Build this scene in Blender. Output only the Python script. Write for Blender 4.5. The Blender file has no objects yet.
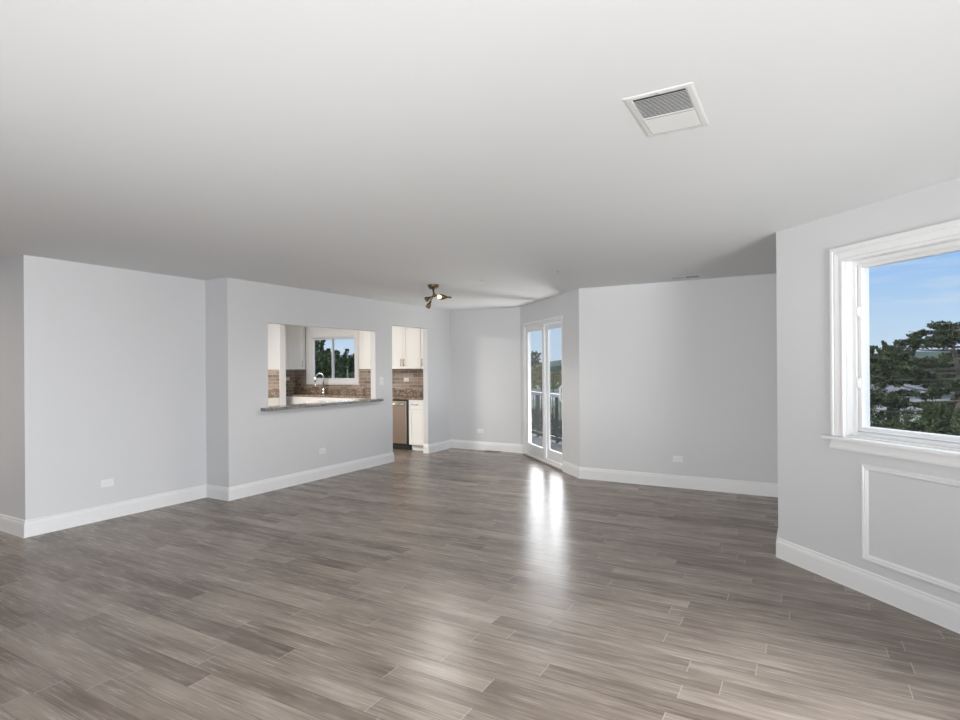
import bpy, bmesh, math, random
import numpy as np
from mathutils import Matrix, Vector

S = bpy.context.scene
COL = S.collection
R = math.radians

# ------------------------------------------------------------------ camera, sky, sun, lights, exposure
F_PX, Y0, YAW, EYE, ROLL = 568.36, 366.6, 0.5158, 1.4465, -0.00713
cam_data = bpy.data.cameras.new('camera')
cam_data.sensor_width = 36.0
cam_data.lens = F_PX * 36.0 / 960.0
cam_data.shift_y = (Y0 - 360.0) / 960.0
cam_data.clip_end = 3000
cam = bpy.data.objects.new('camera', cam_data)
COL.objects.link(cam)
cam.matrix_world = (Matrix.Translation((0, 0, EYE)) @ Matrix.Rotation(YAW, 4, 'Z')
                    @ Matrix.Rotation(math.pi / 2, 4, 'X') @ Matrix.Rotation(ROLL, 4, 'Z'))
S.camera = cam

S.view_settings.view_transform = 'Standard'
S.view_settings.look = 'None'
S.view_settings.gamma = 1.0
S.view_settings.use_curve_mapping = False
S.view_settings.exposure = 0.0
S.cycles.max_bounces = 10
S.cycles.diffuse_bounces = 6
S.cycles.transparent_max_bounces = 16
S.cycles.sample_clamp_indirect = 6.0

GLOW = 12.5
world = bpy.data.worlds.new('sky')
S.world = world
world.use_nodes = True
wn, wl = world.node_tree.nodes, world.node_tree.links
wn.clear()
w_out = wn.new('ShaderNodeOutputWorld')
w_bg = wn.new('ShaderNodeBackground')
w_tc = wn.new('ShaderNodeTexCoord')
w_sep = wn.new('ShaderNodeSeparateXYZ')
w_ramp = wn.new('ShaderNodeValToRGB')
w_map = wn.new('ShaderNodeMapping')
w_noise = wn.new('ShaderNodeTexNoise')
w_cr = wn.new('ShaderNodeValToRGB')
w_mix = wn.new('ShaderNodeMix'); w_mix.data_type = 'RGBA'
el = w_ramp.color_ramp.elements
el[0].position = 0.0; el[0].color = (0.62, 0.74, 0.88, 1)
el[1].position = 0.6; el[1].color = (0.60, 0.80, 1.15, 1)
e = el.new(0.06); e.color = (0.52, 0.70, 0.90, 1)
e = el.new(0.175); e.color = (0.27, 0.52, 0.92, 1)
w_map.inputs['Scale'].default_value = (3.0, 3.0, 22.0)
w_noise.inputs['Scale'].default_value = 2.2
w_noise.inputs['Detail'].default_value = 6
w_cr.color_ramp.elements[0].position = 0.54; w_cr.color_ramp.elements[0].color = (0, 0, 0, 1)
w_cr.color_ramp.elements[1].position = 0.80; w_cr.color_ramp.elements[1].color = (0.5, 0.5, 0.5, 1)
wl.new(w_tc.outputs['Generated'], w_sep.inputs[0])
wl.new(w_sep.outputs['Z'], w_ramp.inputs[0])
wl.new(w_tc.outputs['Generated'], w_map.inputs[0])
wl.new(w_map.outputs[0], w_noise.inputs['Vector'])
wl.new(w_noise.outputs[0], w_cr.inputs[0])
wl.new(w_cr.outputs[0], w_mix.inputs['Factor'])
wl.new(w_ramp.outputs[0], w_mix.inputs['A'])
w_mix.inputs['B'].default_value = (0.78, 0.84, 0.90, 1)
# added glow above the sky seen through the sliding door, for the floor streak
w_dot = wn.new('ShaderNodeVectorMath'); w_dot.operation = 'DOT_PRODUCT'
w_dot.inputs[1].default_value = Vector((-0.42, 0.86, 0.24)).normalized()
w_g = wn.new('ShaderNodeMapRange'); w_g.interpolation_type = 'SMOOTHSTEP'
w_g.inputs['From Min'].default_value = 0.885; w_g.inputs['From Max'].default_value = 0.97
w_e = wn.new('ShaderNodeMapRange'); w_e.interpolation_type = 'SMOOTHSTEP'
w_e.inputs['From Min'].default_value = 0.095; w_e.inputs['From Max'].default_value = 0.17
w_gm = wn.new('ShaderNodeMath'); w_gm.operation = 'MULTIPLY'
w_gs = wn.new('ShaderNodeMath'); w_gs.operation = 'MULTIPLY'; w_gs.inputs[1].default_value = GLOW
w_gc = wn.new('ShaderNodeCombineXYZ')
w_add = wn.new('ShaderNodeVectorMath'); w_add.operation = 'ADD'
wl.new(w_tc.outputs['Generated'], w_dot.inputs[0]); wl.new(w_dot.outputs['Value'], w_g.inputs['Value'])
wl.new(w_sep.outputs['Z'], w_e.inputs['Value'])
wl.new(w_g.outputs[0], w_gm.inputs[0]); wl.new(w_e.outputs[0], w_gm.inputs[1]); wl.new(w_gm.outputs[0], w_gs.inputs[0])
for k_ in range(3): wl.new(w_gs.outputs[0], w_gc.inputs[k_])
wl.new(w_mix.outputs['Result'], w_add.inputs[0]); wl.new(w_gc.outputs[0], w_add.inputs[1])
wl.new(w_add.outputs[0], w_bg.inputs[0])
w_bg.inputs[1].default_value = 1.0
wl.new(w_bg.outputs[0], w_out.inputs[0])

sun_d = bpy.data.lights.new('sun', 'SUN')
sun_d.energy = 1.6; sun_d.angle = R(1.0); sun_d.color = (1.0, 0.95, 0.86)
sun = bpy.data.objects.new('sun', sun_d); COL.objects.link(sun)
sun.rotation_euler = Vector((0.45, 0.62, -0.64)).to_track_quat('-Z', 'Y').to_euler()


def area(name, loc, target, w, h, power, color=(1, 1, 1)):
    d = bpy.data.lights.new(name, 'AREA')
    d.shape = 'RECTANGLE'; d.size = w; d.size_y = h; d.energy = power; d.color = color
    o = bpy.data.objects.new(name, d); COL.objects.link(o)
    o.location = loc
    v = Vector(target) - Vector(loc)
    o.rotation_euler = v.to_track_quat('-Z', 'Z').to_euler()
    return o

# daylight of the side wall's window, and added fill panels around it
P_WIN, P_SIDE, P_BEHIND, P_UP, P_BALC, P_KIT, P_HALL, P_ANG, P_LAMP, P_UPS = 400, 245, 36, 10, 78, 165, 26, 65, 46, 22
area('sky_fill_panel', (3.1, 6.2, 4.6), (0.7, 3.8, 1.5), 3.4, 2.2, P_WIN, (0.96, 0.98, 1.0))  # added panel above the view, standing in for bright sky
a1_ = area('fill_angled', (2.12, 2.40, 1.45), (0.42, 1.30, 0.20), 1.3, 1.6, P_ANG, (0.97, 0.985, 1.0)); a1_.data.spread = R(110)  # added fill in an unseen opening, tilted to brighten the near floor
s1_ = area('daylight_side', (2.72, 0.0, 1.45), (0, 0.15, 1.33), 3.1, 1.6, P_SIDE, (0.97, 0.985, 1.0)); s1_.data.spread = R(105)
b1_ = area('fill_behind', (-1.2, -2.90, 1.45), (-1.25, 2, 1.45), 3.2, 1.7, P_BEHIND, (0.98, 0.99, 1.0)); b1_.data.spread = R(72)  # added fill behind the camera, narrowed onto the far walls
# added uplights low in the unseen window openings, aimed to brighten the far ceiling
u1 = area('fill_uplight_behind', (-1.2, -2.90, 0.78), (-2.3, 7.5, 2.9), 3.2, 0.30, P_UP, (0.97, 0.99, 1.0)); u1.data.spread = R(48)
u2 = area('fill_uplight_side', (2.72, 0.35, 0.78), (-1.3, 6.4, 2.55), 2.3, 0.30, P_UPS, (0.97, 0.99, 1.0)); u2.data.spread = R(45)
# added uplight just over the balcony deck, out of sight, to lift the ceiling
area('balcony_fill', (-3.11, 8.19, -0.06), (-3.45, 7.85, 1.0), 1.3, 0.24, P_BALC, (1.0, 0.98, 0.95))
# the kitchen's ceiling light
area('kitchen_light', (-7.6, 5.15, 2.41), (-7.6, 5.9, 0), 0.9, 0.5, P_KIT, (1.0, 0.955, 0.90))
# hall light
area('hall_light', (-7.2, 0.6, 2.40), (-7.2, 0.6, 0), 0.5, 0.5, P_HALL, (1.0, 0.90, 0.80))

# ------------------------------------------------------------------ plan of the room
H = 2.44
XL, YA, YB, XK, YBK = -5.844, 2.329, 4.046, -5.461, 8.587
XE, YF, XG, YG = -4.091, 6.991, -0.165, 4.815
XF = XE + YBK - YF
XR, YS, XW = 2.80, -3.0, -8.6       # right wall, wall behind the camera, far left of the hall
SQ = math.sqrt(0.5)
YD = YG - (XR - XG)                 # where the window wall meets the right wall
XKL, YKN = -9.40, 4.30              # kitchen's left wall and near wall


def frame(ox, oy, sx, sy):          # local x along the wall, y outward, z up
    m = Matrix.Identity(4)
    m.col[0][:3] = (sx, sy, 0); m.col[1][:3] = (-sy, sx, 0); m.col[2][:3] = (0, 0, 1)
    m.col[3][:3] = (ox, oy, 0)
    return m

W_BACK = frame(0, YBK, 1, 0)
W_FAR = frame(0, YF, 1, 0)
W_DOOR = frame(XE, YBK, SQ, -SQ)
W_WIN = frame(XG, YG, SQ, -SQ)
W_KIT = frame(XK, 0, 0, 1)
W_LEFT = frame(XL, 0, 0, 1)
W_KL = frame(XKL, 0, 0, 1)
I4 = Matrix.Identity(4)


# ------------------------------------------------------------------ materials
def mat(name, col, rough=0.5, metal=0.0, spec=0.5, bump=0.0, bscale=200.0, var=0.0, vscale=6.0):
    m = bpy.data.materials.new(name); m.use_nodes = True
    n, l = m.node_tree.nodes, m.node_tree.links
    b = n['Principled BSDF']
    b.inputs['Base Color'].default_value = (*col, 1)
    b.inputs['Roughness'].default_value = rough
    b.inputs['Metallic'].default_value = metal
    b.inputs['Specular IOR Level'].default_value = spec
    tc = n.new('ShaderNodeTexCoord')
    if bump > 0:
        t = n.new('ShaderNodeTexNoise'); t.inputs['Scale'].default_value = bscale; t.inputs['Detail'].default_value = 3
        bp = n.new('ShaderNodeBump'); bp.inputs['Strength'].default_value = bump; bp.inputs['Distance'].default_value = 0.002
        l.new(tc.outputs['Object'], t.inputs['Vector']); l.new(t.outputs[0], bp.inputs['Height'])
        l.new(bp.outputs[0], b.inputs['Normal'])
    if var > 0:
        t = n.new('ShaderNodeTexNoise'); t.inputs['Scale'].default_value = vscale; t.inputs['Detail'].default_value = 4
        r = n.new('ShaderNodeValToRGB')
        r.color_ramp.elements[0].position = 0.3; r.color_ramp.elements[1].position = 0.7
        r.color_ramp.elements[0].color = (*[c * (1 - var) for c in col], 1)
        r.color_ramp.elements[1].color = (*[min(1, c * (1 + var)) for c in col], 1)
        l.new(tc.outputs['Object'], t.inputs['Vector']); l.new(t.outputs[0], r.inputs[0])
        l.new(r.outputs[0], b.inputs['Base Color'])
    return m

M = {}
M['paint'] = mat('grey_wall_paint', (0.605, 0.607, 0.615), 0.6, bump=0.15, bscale=350, spec=0.3)
M['ceiling'] = mat('ceiling_paint', (0.74, 0.75, 0.758), 0.85, bump=0.1, bscale=200, spec=0.2)
M['white'] = mat('white_trim_paint', (0.74, 0.74, 0.74), 0.35, bump=0.03, bscale=60)
M['vinyl'] = mat('white_vinyl', (0.70, 0.70, 0.70), 0.3, bump=0.02, bscale=80)
M['cab'] = mat('cabinet_paint', (0.80, 0.79, 0.76), 0.4, bump=0.02, bscale=80)
M['plastic'] = mat('white_plastic', (0.75, 0.75, 0.74), 0.35, bump=0.02, bscale=80)
M['slot'] = mat('grey_plastic', (0.42, 0.42, 0.42), 0.45, bump=0.02, bscale=80)
M['vent'] = mat('vent_enamel', (0.70, 0.70, 0.69), 0.4, bump=0.02, bscale=80)
M['shade_sheet'] = mat('hollow_shade', (0.03, 0.03, 0.03), 0.8, bump=0.05, bscale=50)  # near-black colour for the shaded hollow behind louvres
M['brass'] = mat('aged_brass', (0.17, 0.125, 0.08), 0.38, metal=1.0, var=0.25, vscale=40)
M['gold'] = mat('brushed_brass', (0.62, 0.43, 0.20), 0.35, metal=1.0, bump=0.05, bscale=300)
M['nickel'] = mat('brushed_nickel', (0.62, 0.62, 0.60), 0.28, metal=1.0, bump=0.03, bscale=300)
M['chrome'] = mat('chrome', (0.75, 0.75, 0.76), 0.12, metal=1.0, bump=0.01, bscale=100)
M['steel'] = mat('stainless_steel', (0.36, 0.29, 0.235), 0.36, metal=1.0, bump=0.06, bscale=400)
M['black'] = mat('black_plastic', (0.012, 0.012, 0.012), 0.4, bump=0.03, bscale=100)
M['rail'] = mat('dark_rail_metal', (0.06, 0.065, 0.07), 0.45, metal=0.6, bump=0.05, bscale=80)
M['railtop'] = mat('grey_rail_cap', (0.30, 0.31, 0.31), 0.5, bump=0.05, bscale=60)
M['concrete'] = mat('concrete', (0.42, 0.41, 0.39), 0.85, var=0.15, vscale=3, bump=0.2, bscale=60)
M['deck'] = mat('dark_deck', (0.09, 0.09, 0.085), 0.8, var=0.2, vscale=3, bump=0.2, bscale=60)
M['bark'] = mat('bark', (0.10, 0.075, 0.055), 0.9, var=0.3, vscale=4, bump=0.5, bscale=12)
M['birch'] = mat('pinkish_bark', (0.23, 0.17, 0.14), 0.9, var=0.3, vscale=4, bump=0.5, bscale=12)
M['grass'] = mat('grass', (0.085, 0.12, 0.05), 0.95, var=0.45, vscale=0.15, bump=0.2, bscale=2)
M['asphalt'] = mat('asphalt', (0.22, 0.23, 0.24), 0.9, var=0.1, vscale=0.5, bump=0.1, bscale=10)
M['hill'] = mat('far_forest', (0.055, 0.085, 0.06), 1.0, var=0.4, vscale=0.03)
M['siding'] = mat('white_siding', (0.70, 0.70, 0.68), 0.7, var=0.05, vscale=2)
M['roofing'] = mat('grey_shingle', (0.20, 0.19, 0.19), 0.9, var=0.2, vscale=6)
M['wood_pole'] = mat('pole_wood', (0.30, 0.25, 0.20), 0.85, var=0.2, vscale=5)
M['brownwood'] = mat('threshold_wood', (0.20, 0.145, 0.105), 0.5, var=0.2, vscale=20)


def glass_mat(tint=(0.985, 0.99, 0.99)):
    m = bpy.data.materials.new('window_glass'); m.use_nodes = True
    n, l = m.node_tree.nodes, m.node_tree.links
    n.clear()
    o = n.new('ShaderNodeOutputMaterial'); mx = n.new('ShaderNodeMixShader')
    t = n.new('ShaderNodeBsdfTransparent'); g = n.new('ShaderNodeBsdfGlossy'); f = n.new('ShaderNodeLayerWeight')
    t.inputs[0].default_value = (*tint, 1)
    g.inputs['Roughness'].default_value = 0.0
    f.inputs['Blend'].default_value = 0.5
    p5 = n.new('ShaderNodeMath'); p5.operation = 'POWER'; p5.inputs[1].default_value = 5.0
    ma = n.new('ShaderNodeMath'); ma.operation = 'MULTIPLY_ADD'; ma.inputs[1].default_value = 0.9; ma.inputs[2].default_value = 0.025
    l.new(f.outputs['Facing'], p5.inputs[0]); l.new(p5.outputs[0], ma.inputs[0])
    l.new(ma.outputs[0], mx.inputs[0]); l.new(t.outputs[0], mx.inputs[1]); l.new(g.outputs[0], mx.inputs[2])
    l.new(mx.outputs[0], o.inputs[0])
    return m
M['glass'] = glass_mat()


def emit_mat(name, col, k):
    m = bpy.data.materials.new(name); m.use_nodes = True
    b = m.node_tree.nodes['Principled BSDF']
    b.inputs['Base Color'].default_value = (*col, 1)
    b.inputs['Emission Color'].default_value = (*col, 1)
    b.inputs['Emission Strength'].default_value = k
    return m
M['bulb'] = emit_mat('lit_bulb', (1.0, 0.76, 0.42), 2.4)


class NT:                                   # tiny helper for node maths
    def __init__(self, m):
        self.n, self.l = m.node_tree.nodes, m.node_tree.links

    def math(self, op, a, b=None, c=None):
        x = self.n.new('ShaderNodeMath'); x.operation = op
        for i, v in enumerate((a, b, c)):
            if v is None: continue
            if isinstance(v, (int, float)): x.inputs[i].default_value = v
            else: self.l.new(v, x.inputs[i])
        return x.outputs[0]

    def comb(self, a, b, c):
        x = self.n.new('ShaderNodeCombineXYZ')
        for i, v in enumerate((a, b, c)):
            if isinstance(v, (int, float)): x.inputs[i].default_value = v
            else: self.l.new(v, x.inputs[i])
        return x.outputs[0]

    def white(self, vec):
        x = self.n.new('ShaderNodeTexWhiteNoise'); x.noise_dimensions = '3D'
        self.l.new(vec, x.inputs['Vector']); return x.outputs['Value']

    def noise(self, vec, scale, detail=4, rough=0.55):
        x = self.n.new('ShaderNodeTexNoise'); self.l.new(vec, x.inputs['Vector'])
        x.inputs['Scale'].default_value = scale; x.inputs['Detail'].default_value = detail
        x.inputs['Roughness'].default_value = rough
        return x.outputs[0]

    def ramp(self, v, stops):
        x = self.n.new('ShaderNodeValToRGB'); self.l.new(v, x.inputs[0])
        e = x.color_ramp.elements
        e[0].position, e[0].color = stops[0][0], (*stops[0][1], 1)
        e[1].position, e[1].color = stops[-1][0], (*stops[-1][1], 1)
        for p, c in stops[1:-1]:
            k = e.new(p); k.color = (*c, 1)
        return x.outputs[0]

    def mix(self, f, a, b, mode='MIX'):
        x = self.n.new('ShaderNodeMix'); x.data_type = 'RGBA'; x.blend_type = mode
        for k, v in (('Factor', f), ('A', a), ('B', b)):
            if isinstance(v, (int, float)): x.inputs[k].default_value = v
            elif isinstance(v, tuple): x.inputs[k].default_value = (*v, 1)
            else: self.l.new(v, x.inputs[k])
        return x.outputs['Result']


def floor_mat():
    m = bpy.data.materials.new('grey_oak_planks'); m.use_nodes = True
    t = NT(m); n, l = t.n, t.l
    b = n['Principled BSDF']
    tc = n.new('ShaderNodeTexCoord'); sp = n.new('ShaderNodeSeparateXYZ')
    l.new(tc.outputs['Object'], sp.inputs[0])
    x, y = sp.outputs['X'], sp.outputs['Y']
    PW, PL = 0.122, 1.05
    ry = t.math('DIVIDE', y, PW)
    row = t.math('FLOOR', ry)
    fy = t.math('FRACT', ry)
    off = t.white(t.comb(row, 3.7, 0.0))
    rx = t.math('ADD', t.math('DIVIDE', x, PL), t.math('MULTIPLY', off, 7.31))
    colx = t.math('FLOOR', rx)
    fx = t.math('FRACT', rx)
    pid = t.white(t.comb(row, colx, 1.0))
    pid2 = t.white(t.comb(row, colx, 9.0))
    # grain: long streaks, shifted plank by plank
    gv = t.comb(t.math('MULTIPLY', x, 1.6), t.math('MULTIPLY', y, 26.0), t.math('MULTIPLY', pid, 60.0))
    g1 = t.noise(gv, 1.0, 5, 0.6)
    gv2 = t.comb(t.math('MULTIPLY', x, 5.0), t.math('MULTIPLY', y, 120.0), t.math('MULTIPLY', pid2, 40.0))
    g2 = t.noise(gv2, 1.0, 3, 0.6)
    cv = t.comb(t.math('MULTIPLY', x, 2.2), t.math('MULTIPLY', y, 5.0), t.math('MULTIPLY', pid2, 30.0))
    g3 = t.noise(cv, 1.0, 3, 0.5)
    v = t.math('ADD', t.math('MULTIPLY', g1, 0.55), t.math('MULTIPLY', g2, 0.25))
    v = t.math('ADD', v, t.math('MULTIPLY', g3, 0.45))
    v = t.math('ADD', v, t.math('ADD', t.math('MULTIPLY', pid, 0.20), 0.03))
    v = t.math('ADD', t.math('MULTIPLY', v, 0.70), -0.02)
    c = t.ramp(v, [(0.30, (0.078, 0.060, 0.047)), (0.43, (0.168, 0.136, 0.112)),
                   (0.54, (0.255, 0.213, 0.180)), (0.70, (0.385, 0.335, 0.290))])
    # seams: dark long joints; light ends are bevel highlights put into the colour
    ey = t.math('MINIMUM', fy, t.math('SUBTRACT', 1.0, fy))
    ex = t.math('MINIMUM', fx, t.math('SUBTRACT', 1.0, fx))
    sy = t.math('LESS_THAN', ey, 0.010)
    sx = t.math('LESS_THAN', ex, 0.0024)
    c = t.mix(t.math('MULTIPLY', sy, 0.55), c, (0.055, 0.045, 0.038))
    c = t.mix(t.math('MULTIPLY', sx, 0.75), c, (0.36, 0.33, 0.30))
    l.new(c, b.inputs['Base Color'])
    rr = t.math('ADD', 0.20, t.math('MULTIPLY', g2, 0.12))
    l.new(rr, b.inputs['Roughness'])
    b.inputs['Specular IOR Level'].default_value = 0.19
    gy = t.math('MULTIPLY', t.math('MINIMUM', ey, 0.03), 33.0)
    gx = t.math('MULTIPLY', t.math('MINIMUM', ex, 0.004), 250.0)
    hgt = t.math('ADD', t.math('MULTIPLY', t.math('MINIMUM', gy, gx), 0.6), t.math('MULTIPLY', g1, 0.5))
    bp = n.new('ShaderNodeBump'); bp.inputs['Strength'].default_value = 0.25; bp.inputs['Distance'].default_value = 0.002
    l.new(hgt, bp.inputs['Height']); l.new(bp.outputs[0], b.inputs['Normal'])
    return m
M['floor'] = floor_mat()


def tile_mat():
    m = bpy.data.materials.new('brown_subway_tile'); m.use_nodes = True
    t = NT(m); n, l = t.n, t.l
    b = n['Principled BSDF']
    tc = n.new('ShaderNodeTexCoord'); sp = n.new('ShaderNodeSeparateXYZ')
    l.new(tc.outputs['Object'], sp.inputs[0])
    u, z = sp.outputs['X'], sp.outputs['Z']
    rz = t.math('DIVIDE', z, 0.066); row = t.math('FLOOR', rz); fz = t.math('FRACT', rz)
    ru = t.math('ADD', t.math('DIVIDE', u, 0.20), t.math('MULTIPLY', row, 0.5))
    cu = t.math('FLOOR', ru); fu = t.math('FRACT', ru)
    pid = t.white(t.comb(row, cu, 2.0))
    c = t.ramp(pid, [(0.0, (0.17, 0.130, 0.100)), (0.5, (0.27, 0.205, 0.16)), (1.0, (0.36, 0.28, 0.22))])
    g = t.math('MAXIMUM', t.math('LESS_THAN', fz, 0.09), t.math('LESS_THAN', fu, 0.03))
    c = t.mix(g, c, (0.50, 0.45, 0.40))
    l.new(c, b.inputs['Base Color'])
    b.inputs['Roughness'].default_value = 0.22
    bp = n.new('ShaderNodeBump'); bp.invert = True; bp.inputs['Strength'].default_value = 0.4; bp.inputs['Distance'].default_value = 0.002
    l.new(g, bp.inputs['Height']); l.new(bp.outputs[0], b.inputs['Normal'])
    return m
M['tile'] = tile_mat()


def granite_mat(name, stops, scale, rough):
    m = bpy.data.materials.new(name); m.use_nodes = True
    t = NT(m); n, l = t.n, t.l
    b = n['Principled BSDF']
    tc = n.new('ShaderNodeTexCoord')
    a = t.noise(tc.outputs['Object'], scale, 6, 0.7)
    c2 = t.noise(tc.outputs['Object'], scale * 0.25, 4, 0.6)
    v = t.math('ADD', t.math('MULTIPLY', a, 0.65), t.math('MULTIPLY', c2, 0.4))
    l.new(t.ramp(v, stops), b.inputs['Base Color'])
    b.inputs['Roughness'].default_value = rough
    return m
M['granite'] = granite_mat('brown_granite', [(0.36, (0.035, 0.026, 0.022)), (0.47, (0.15, 0.105, 0.075)),
                                             (0.56, (0.30, 0.225, 0.165)), (0.68, (0.50, 0.42, 0.34))], 38.0, 0.14)
M['granite_edge'] = granite_mat('grey_granite', [(0.36, (0.06, 0.06, 0.06)), (0.47, (0.16, 0.155, 0.15)),
                                                 (0.56, (0.27, 0.25, 0.235)), (0.68, (0.45, 0.42, 0.39))], 60.0, 0.12)


def leaf_mat(name, stops, rough=0.75):
    m = bpy.data.materials.new(name); m.use_nodes = True
    t = NT(m); n, l = t.n, t.l
    b = n['Principled BSDF']
    g = n.new('ShaderNodeNewGeometry')
    l.new(t.ramp(g.outputs['Random Per Island'], stops), b.inputs['Base Color'])
    b.inputs['Roughness'].default_value = rough
    b.inputs['Specular IOR Level'].default_value = 0.2
    return m
M['leaf_dark'] = leaf_mat('dark_leaves', [(0, (0.020, 0.030, 0.015)), (0.6, (0.055, 0.075, 0.030)), (1, (0.13, 0.15, 0.065))])
M['leaf_mid'] = leaf_mat('green_leaves', [(0, (0.030, 0.048, 0.020)), (0.6, (0.085, 0.12, 0.042)), (1, (0.19, 0.22, 0.095))])
M['leaf_yellow'] = leaf_mat('yellow_green_leaves', [(0, (0.15, 0.15, 0.055)), (0.6, (0.40, 0.36, 0.14)), (1, (0.62, 0.54, 0.24))])


# ------------------------------------------------------------------ mesh builder
class MB:
    def __init__(self): self.bm = bmesh.new()

    def box(self, x0, x1, y0, y1, z0, z1, bev=0.0, seg=2):
        x0, x1 = min(x0, x1), max(x0, x1); y0, y1 = min(y0, y1), max(y0, y1); z0, z1 = min(z0, z1), max(z0, z1)
        r = bmesh.ops.create_cube(self.bm, size=1.0)
        bmesh.ops.scale(self.bm, vec=(x1 - x0, y1 - y0, z1 - z0), verts=r['verts'])
        bmesh.ops.translate(self.bm, vec=((x0 + x1) / 2, (y0 + y1) / 2, (z0 + z1) / 2), verts=r['verts'])
        if bev > 0:
            es = set(e for v in r['verts'] for e in v.link_edges)
            bmesh.ops.bevel(self.bm, geom=list(es), offset=bev, segments=seg, affect='EDGES', profile=0.5)
        return self

    def tube(self, pts, rad, n=12, cap=True):
        pts = [Vector(p) for p in pts]
        rad = rad if isinstance(rad, (list, tuple)) else [rad] * len(pts)
        rings = []
        ref = None
        for i, p in enumerate(pts):
            d = (pts[min(i + 1, len(pts) - 1)] - pts[max(i - 1, 0)]).normalized()
            if ref is None:
                ref = Vector((0, 0, 1)) if abs(d.z) < 0.9 else Vector((1, 0, 0))
            u = d.cross(ref).normalized(); w = u.cross(d).normalized(); ref = w
            rings.append([self.bm.verts.new(p + (u * math.cos(a) + w * math.sin(a)) * rad[i])
                          for a in (2 * math.pi * k / n for k in range(n))])
        for a, b in zip(rings, rings[1:]):
            for k in range(n):
                f = self.bm.faces.new((a[k], b[k], b[(k + 1) % n], a[(k + 1) % n])); f.smooth = True
        if cap:
            self.bm.faces.new(rings[0]); self.bm.faces.new(list(reversed(rings[-1])))
        return self

    def lathe(self, prof, mtx=None, n=24):       # prof: (radius, height) along local z
        mtx = mtx or Matrix.Identity(4)
        rings = [[self.bm.verts.new(mtx @ Vector((max(r, 1e-4) * math.cos(2 * math.pi * k / n), max(r, 1e-4) * math.sin(2 * math.pi * k / n), h)))
                  for k in range(n)] for r, h in prof]
        for a, b in zip(rings, rings[1:]):
            for k in range(n):
                f = self.bm.faces.new((a[k], a[(k + 1) % n], b[(k + 1) % n], b[k])); f.smooth = True
        self.bm.faces.new(list(reversed(rings[0]))); self.bm.faces.new(rings[-1])
        return self

    def sweep(self, path, prof, fn, closed=False):
        """path: 2D points; prof: (offset to the right of travel, height); fn(p, q, height) -> 3D."""
        P = [Vector(p) for p in path]; N = len(P)
        rings = []
        for i in range(N):
            d0 = (P[i] - P[i - 1]).normalized() if (i > 0 or closed) else None
            d1 = (P[(i + 1) % N] - P[i]).normalized() if (i < N - 1 or closed) else None
            d0 = d0 or d1; d1 = d1 or d0
            n0, n1 = Vector((d0.y, -d0.x)), Vector((d1.y, -d1.x))
            m = (n0 + n1) / (1 + n0.dot(n1))
            rings.append([self.bm.verts.new(fn(P[i].x + m.x * o, P[i].y + m.y * o, h)) for o, h in prof])
        K = len(prof)
        pairs = list(zip(rings, rings[1:])) + ([(rings[-1], rings[0])] if closed else [])
        for a, b in pairs:
            for k in range(K):
                self.bm.faces.new((a[k], a[(k + 1) % K], b[(k + 1) % K], b[k]))
        if not closed:
            self.bm.faces.new(rings[0]); self.bm.faces.new(list(reversed(rings[-1])))
        return self

    def prism(self, poly, z0, z1):
        a = [self.bm.verts.new((x, y, z0)) for x, y in poly]; b = [self.bm.verts.new((x, y, z1)) for x, y in poly]
        self.bm.faces.new(list(reversed(a))); self.bm.faces.new(b)
        for k in range(len(poly)):
            j = (k + 1) % len(poly)
            self.bm.faces.new((a[k], a[j], b[j], b[k]))
        return self

    def grid(self, xs, zs, y0, y1, hole):       # a wall of cells, with openings where hole(x, z) is true
        bm = self.bm; V = {}
        def v(i, k, y):
            if (i, k, y) not in V: V[(i, k, y)] = bm.verts.new((xs[i], y, zs[k]))
            return V[(i, k, y)]
        nx, nz = len(xs) - 1, len(zs) - 1
        full = lambda i, k: 0 <= i < nx and 0 <= k < nz and not hole((xs[i] + xs[i + 1]) / 2, (zs[k] + zs[k + 1]) / 2)
        for i in range(nx):
            for k in range(nz):
                if not full(i, k): continue
                bm.faces.new((v(i, k, y0), v(i + 1, k, y0), v(i + 1, k + 1, y0), v(i, k + 1, y0)))
                bm.faces.new((v(i, k, y1), v(i, k + 1, y1), v(i + 1, k + 1, y1), v(i + 1, k, y1)))
                if not full(i - 1, k): bm.faces.new((v(i, k, y0), v(i, k + 1, y0), v(i, k + 1, y1), v(i, k, y1)))
                if not full(i + 1, k): bm.faces.new((v(i + 1, k, y0), v(i + 1, k, y1), v(i + 1, k + 1, y1), v(i + 1, k + 1, y0)))
                if not full(i, k - 1): bm.faces.new((v(i, k, y0), v(i, k, y1), v(i + 1, k, y1), v(i + 1, k, y0)))
                if not full(i, k + 1): bm.faces.new((v(i, k + 1, y0), v(i + 1, k + 1, y0), v(i + 1, k + 1, y1), v(i, k + 1, y1)))
        return self

    def build(self, name, m, parent=None, mtx=None, smooth=False):
        bmesh.ops.recalc_face_normals(self.bm, faces=self.bm.faces[:])
        me = bpy.data.meshes.new(name); self.bm.to_mesh(me); self.bm.free()
        if smooth:
            for p in me.polygons: p.use_smooth = True
        me.materials.append(m)
        o = bpy.data.objects.new(name, me); COL.objects.link(o)
        if parent is not None: o.parent = parent
        if mtx is not None: o.matrix_local = mtx
        return o


def tag(o, label=None, cat=None, group=None, kind=None):
    if label: o['label'] = label
    if cat: o['category'] = cat
    if group: o['group'] = group
    if kind: o['kind'] = kind
    return o


def thing(name, label, cat, mtx, group=None):
    o = bpy.data.objects.new(name, None); COL.objects.link(o)
    o.empty_display_size = 0.1
    o.matrix_world = mtx
    return tag(o, label, cat, group)


def struct(name, mb, m, mtx=None):
    return tag(mb.build(name, m, None, mtx), kind='structure')


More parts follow.
